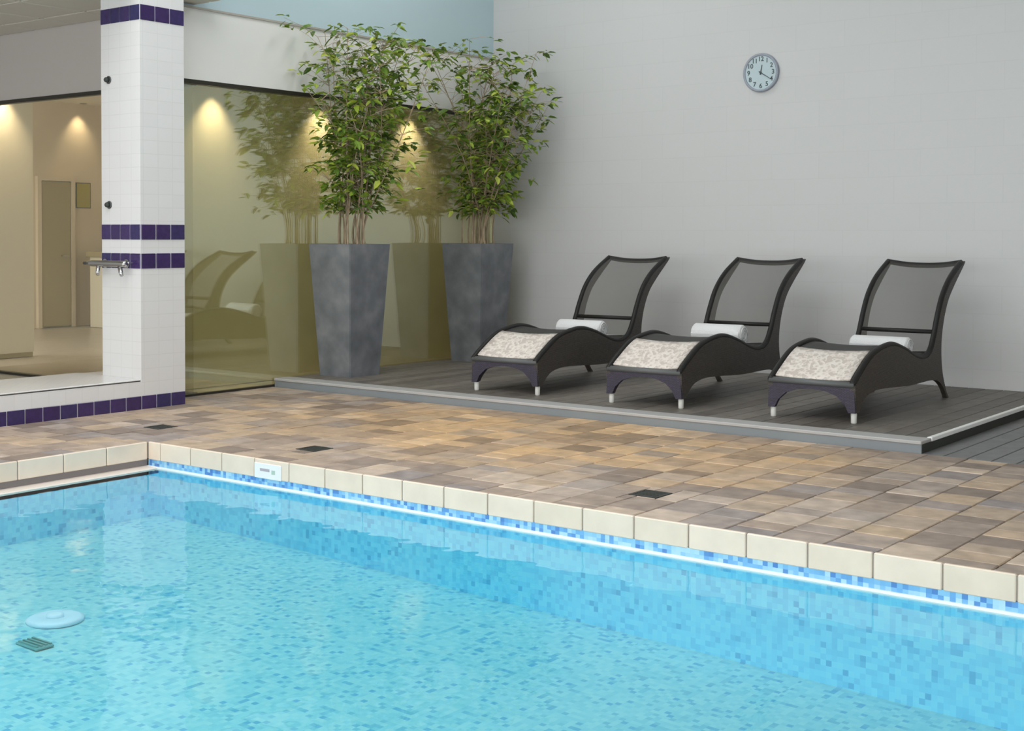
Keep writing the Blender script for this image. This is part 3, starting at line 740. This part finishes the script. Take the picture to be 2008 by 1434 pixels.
# ------------------------------------------------------------------ loungers
TOP = cr([(.0, .262), (.10, .325), (.32, .435), (.55, .478), (.72, .478), (.92, .435), (1.15, .365), (1.32, .345), (1.46, .385), (1.545, .49), (1.62, .63), (1.73, .785), (1.90, .915), (2.15, 1.03)], 5)
LOW = cr([(.028, .07), (.010, .16), (.0, .262)], 4)
UND = cr([(2.15, 1.03), (2.19, 1.02), (1.95, .855), (1.80, .73), (1.70, .56), (1.665, .38), (1.70, .20), (1.785, .06), (1.845, .0)], 5)
BEL = cr([(1.805, .0), (1.72, .085), (1.60, .145), (1.42, .165), (1.0, .165), (.6, .185), (.36, .19), (.20, .165), (.11, .11), (.075, .07)], 5)
HWID = .31
def make_lounger():
    e = empty('sun_lounger')
    poly = [(p[0], p[1]) for p in LOW[:-1]] + [(p[0], p[1] - .012) for p in TOP] + [(p[0], p[1]) for p in UND[1:]] + [(p[0], p[1]) for p in BEL]
    for s in (-1, 1):
        x0, x1 = s * HWID, s * (HWID - .034)
        obj('side_panel', prism(bmesh.new(), poly, 'X', min(x0, x1), max(x0, x1)), 'wicker', e)
        obj('side_rail', tube(bmesh.new(), [(s * (HWID - .02), p[0], p[1] - .004) for p in TOP], .021, 8), 'rail', e, True)
    inner = HWID - .034
    ap = [(-HWID, .07), (-HWID + .012, .262), (HWID - .012, .262), (HWID, .07), (HWID - .048, .07), (HWID - .075, .125), (HWID - .13, .175), (HWID - .21, .203), (0, .212), (-HWID + .21, .203), (-HWID + .13, .175), (-HWID + .075, .125), (-HWID + .048, .07)]
    apn = obj('apron', prism(bmesh.new(), ap, 'Y', .004, .034), 'apron', e)
    obj('front_rail', tube(bmesh.new(), [(-HWID + .01, .010, .255), (HWID - .01, .010, .255)], .021, 10), plain('dark_grey_front_rail', (.11, .115, .115), .5), e, True)
    for s in (-1, 1):
        c = obj('front_foot', lathe(bmesh.new(), [(.015, 0), (.019, .004), (.020, .06), (.016, .074)], 14), 'caster', apn, True, loc=(s * (HWID - .024), .042, 0))
    def sheet(name, y0, y1, mat, dz, half, th, n0=None):
        pts = [p for p in TOP if y0 <= p[0] <= y1]
        bm = bmesh.new(); rows = []
        for i, p in enumerate(pts):
            q0, q1 = pts[max(i - 1, 0)], pts[min(i + 1, len(pts) - 1)]
            t = (q1 - q0).normalized(); n = Vector((-t[1], t[0]))
            row = []
            for k in range(7):
                u = -1 + 2 * k / 6; sag = -.014 * (1 - u * u)
                a = p + n * (dz + sag); row.append(bm.verts.new((u * half, a[0], a[1])))
            for k in range(7):
                u = 1 - 2 * k / 6; sag = -.014 * (1 - u * u)
                a = p + n * (dz + sag - th); row.append(bm.verts.new((u * half, a[0], a[1])))
            rows.append(row)
        m_ = len(rows[0])
        for a, b in zip(rows, rows[1:]):
            for k in range(m_): bm.faces.new((a[k], a[(k + 1) % m_], b[(k + 1) % m_], b[k]))
        bm.faces.new(rows[0][::-1]); bm.faces.new(rows[-1])
        bmesh.ops.recalc_face_normals(bm, faces=bm.faces[:])
        return obj(name, bm, mat, e, True)
    sheet('seat_sling', .02, 1.47, 'sling', -.008, inner, .006)
    sheet('foot_mat', .015, .37, 'cushion', .008, inner - .012, .014)
    # open mesh back: one skin
    pts = [p for p in TOP if p[0] >= 1.42]
    bm = bmesh.new(); rows = []
    for p in pts: rows.append([bm.verts.new((-inner + 2 * inner * k / 6, p[0] + .02 * (1 - (k / 3 - 1) ** 2), p[1] - .022 * (1 - (k / 3 - 1) ** 2) * ((p[0] - 1.5) / .65))) for k in range(7)])
    for a, b in zip(rows, rows[1:]):
        for k in range(6): bm.faces.new((a[k], a[k + 1], b[k + 1], b[k]))
    obj('back_mesh', bm, 'mesh', e, True)
    hp = TOP[-1]
    obj('head_rail', tube(bmesh.new(), cr([(-HWID + .01, hp[0] - .003, hp[1] - .004), (-.15, hp[0] + .012, hp[1] - .026), (0, hp[0] + .018, hp[1] - .032), (.15, hp[0] + .012, hp[1] - .026), (HWID - .01, hp[0] - .003, hp[1] - .004)], 4), .021, 8), 'rail', e, True)
    obj('lumbar_bar', tube(bmesh.new(), [(-inner, 1.565, .515), (inner, 1.565, .515)], .016, 8), 'rail', e, True)
    obj('rear_stretcher', tube(bmesh.new(), [(-inner, 1.70, .22), (inner, 1.70, .22)], .016, 8), 'rail', e, True)
    return e
def copy_tree(o):
    c = o.copy(); COL.objects.link(c)
    for ch in o.children:
        d = ch.copy(); COL.objects.link(d); d.parent = c
        for g_ in ch.children:
            h_ = g_.copy(); COL.objects.link(h_); h_.parent = d
    return c
proto = make_lounger()
LG = [((2.205, -2.665), (2.07, -.45), 'dark wicker lounger nearest the planters'), ((3.465, -2.655), (3.385, -.45), 'dark wicker lounger in the middle of the three'), ((4.735, -2.60), (4.705, -.42), 'dark wicker lounger at the open right end of the deck')]
def towel(name, label, loc, rz, length, rad, squash):
    e = empty(name, loc, rz); tag(e, label, 'towel', 'rolled towels on the loungers')
    bm = bmesh.new(); n = 20; rings = []
    for i, x in enumerate((-length / 2, -length / 2 + .012, -length / 4, 0, length / 4, length / 2 - .012, length / 2)):
        f = .86 if i in (0, 6) else 1.0
        rings.append([bm.verts.new((x, rad * f * math.cos(2 * math.pi * k / n), rad * squash * f * math.sin(2 * math.pi * k / n))) for k in range(n)])
    for a, b in zip(rings, rings[1:]):
        for k in range(n): bm.faces.new((a[k], a[(k + 1) % n], b[(k + 1) % n], b[k]))
    bm.faces.new(rings[0][::-1]); bm.faces.new(rings[-1]); bmesh.ops.recalc_face_normals(bm, faces=bm.faces[:])
    rl = obj('roll', bm, 'towel', e, True)
    for s in (-1, 1):   # the spiral of folds at each end
        sp = []
        for k in range(46):
            a = k * .42; r_ = rad * .84 * (1 - k / 50); sp.append((s * (length / 2 + .002), r_ * math.cos(a), r_ * squash * math.sin(a)))
        obj('fold_spiral', tube(bmesh.new(), sp, .0045, 5), 'towel', rl, True)
    fl = bmesh.new(); pr = [(-rad * 1.0, -.01), (-rad * 1.03, .012), (-rad * .93, rad * squash * .42), (-rad * .90, rad * squash * .36)]
    prism(fl, pr, 'X', -length / 2 + .01, length / 2 - .01); obj('loose_edge', fl, 'towel', e)
    return e
for i, (a, b, lab) in enumerate(LG):
    o = proto if i == 0 else copy_tree(proto)
    d = Vector(b) - Vector(a); rz = math.atan2(d.y, d.x) - math.pi / 2
    o.location = (a[0], a[1], HD); o.rotation_euler = (0, 0, rz)
    tag(o, lab, 'sun lounger', 'wicker loungers in a row on the deck')
    m3 = Matrix.Rotation(rz, 3, 'Z')
    p = Vector((a[0], a[1], HD)) + m3 @ Vector(((.0, .02, .03)[i], 1.17, .356 + (.078, .088, .070)[i]))
    towel('rolled_towel', ('rolled white towel on the lounger nearest the planters', 'fat rolled white towel on the middle lounger', 'flat rolled white towel on the right end lounger')[i], p, rz + (.0, .04, 0)[i], (.43, .42, .43)[i], (.078, .088, .080)[i], (1.0, 1.0, .88)[i])

# ------------------------------------------------------------------ wall clock
ck = empty('wall_clock', (3.05, -.002, 2.757)); tag(ck, 'round pale blue wall clock high on the grey wall', 'clock')
M['clock_face'] = plain('pale_blue_clock_face', (.50, .60, .63), .5); M['clock_rim'] = plain('grey_blue_clock_rim', (.33, .36, .42), .4); M['clock_print'] = plain('dark_slate_print', (.06, .08, .09), .5)
bm = bmesh.new(); lathe(bm, [(.172, 0), (.172, -.025), (.164, -.034), (.152, -.030), (.150, -.018)], 40, 'Y'); obj('rim', bm, 'clock_rim', ck, True)
bm = bmesh.new(); lathe(bm, [(.152, -.010), (.152, -.0195)], 40, 'Y'); cfc = obj('face', bm, 'clock_face', ck)
FONTS = []
for h in range(1, 13):
    cu = bpy.data.curves.new('numeral', 'FONT'); cu.body = str(h); cu.size = .058; cu.align_x = 'CENTER'; cu.align_y = 'CENTER'; cu.extrude = .0008; cu.offset = .0010
    o = bpy.data.objects.new('numeral', cu); COL.objects.link(o); o.parent = ck; a = R(90 - 30 * h)
    o.location = (.120 * math.cos(a), -.0205, .120 * math.sin(a)); o.rotation_euler = (R(90), 0, 0); cu.materials.append(M['clock_print']); FONTS.append(o)
def hand(name, ang, l, w, y):
    a = R(90 - ang); d = Vector((math.cos(a), math.sin(a))); n = Vector((-d.y, d.x))
    pts = [-d * .02 + n * w, -d * .02 - n * w, d * l - n * w * .5, d * l + n * w * .5]
    obj(name, prism(bmesh.new(), [tuple(q) for q in pts], 'Y', y, y - .002), 'clock_print', ck)
hand('hour_hand', 10, .070, .006, -.022); hand('minute_hand', 122, .115, .0045, -.025)
bm = bmesh.new(); lathe(bm, [(.009, -.02), (.009, -.029), (.005, -.031)], 14, 'Y'); obj('hub', bm, 'clock_print', ck)

bpy.context.view_layer.update()
dg = bpy.context.evaluated_depsgraph_get()
for o in FONTS:                       # numerals become plain meshes
    me = bpy.data.meshes.new_from_object(o.evaluated_get(dg)); n = bpy.data.objects.new('numeral_mesh', me); COL.objects.link(n)
    n.parent = cfc; n.location = o.location; n.rotation_euler = o.rotation_euler
    bpy.data.objects.remove(o, do_unlink=True); n.name = 'numeral'
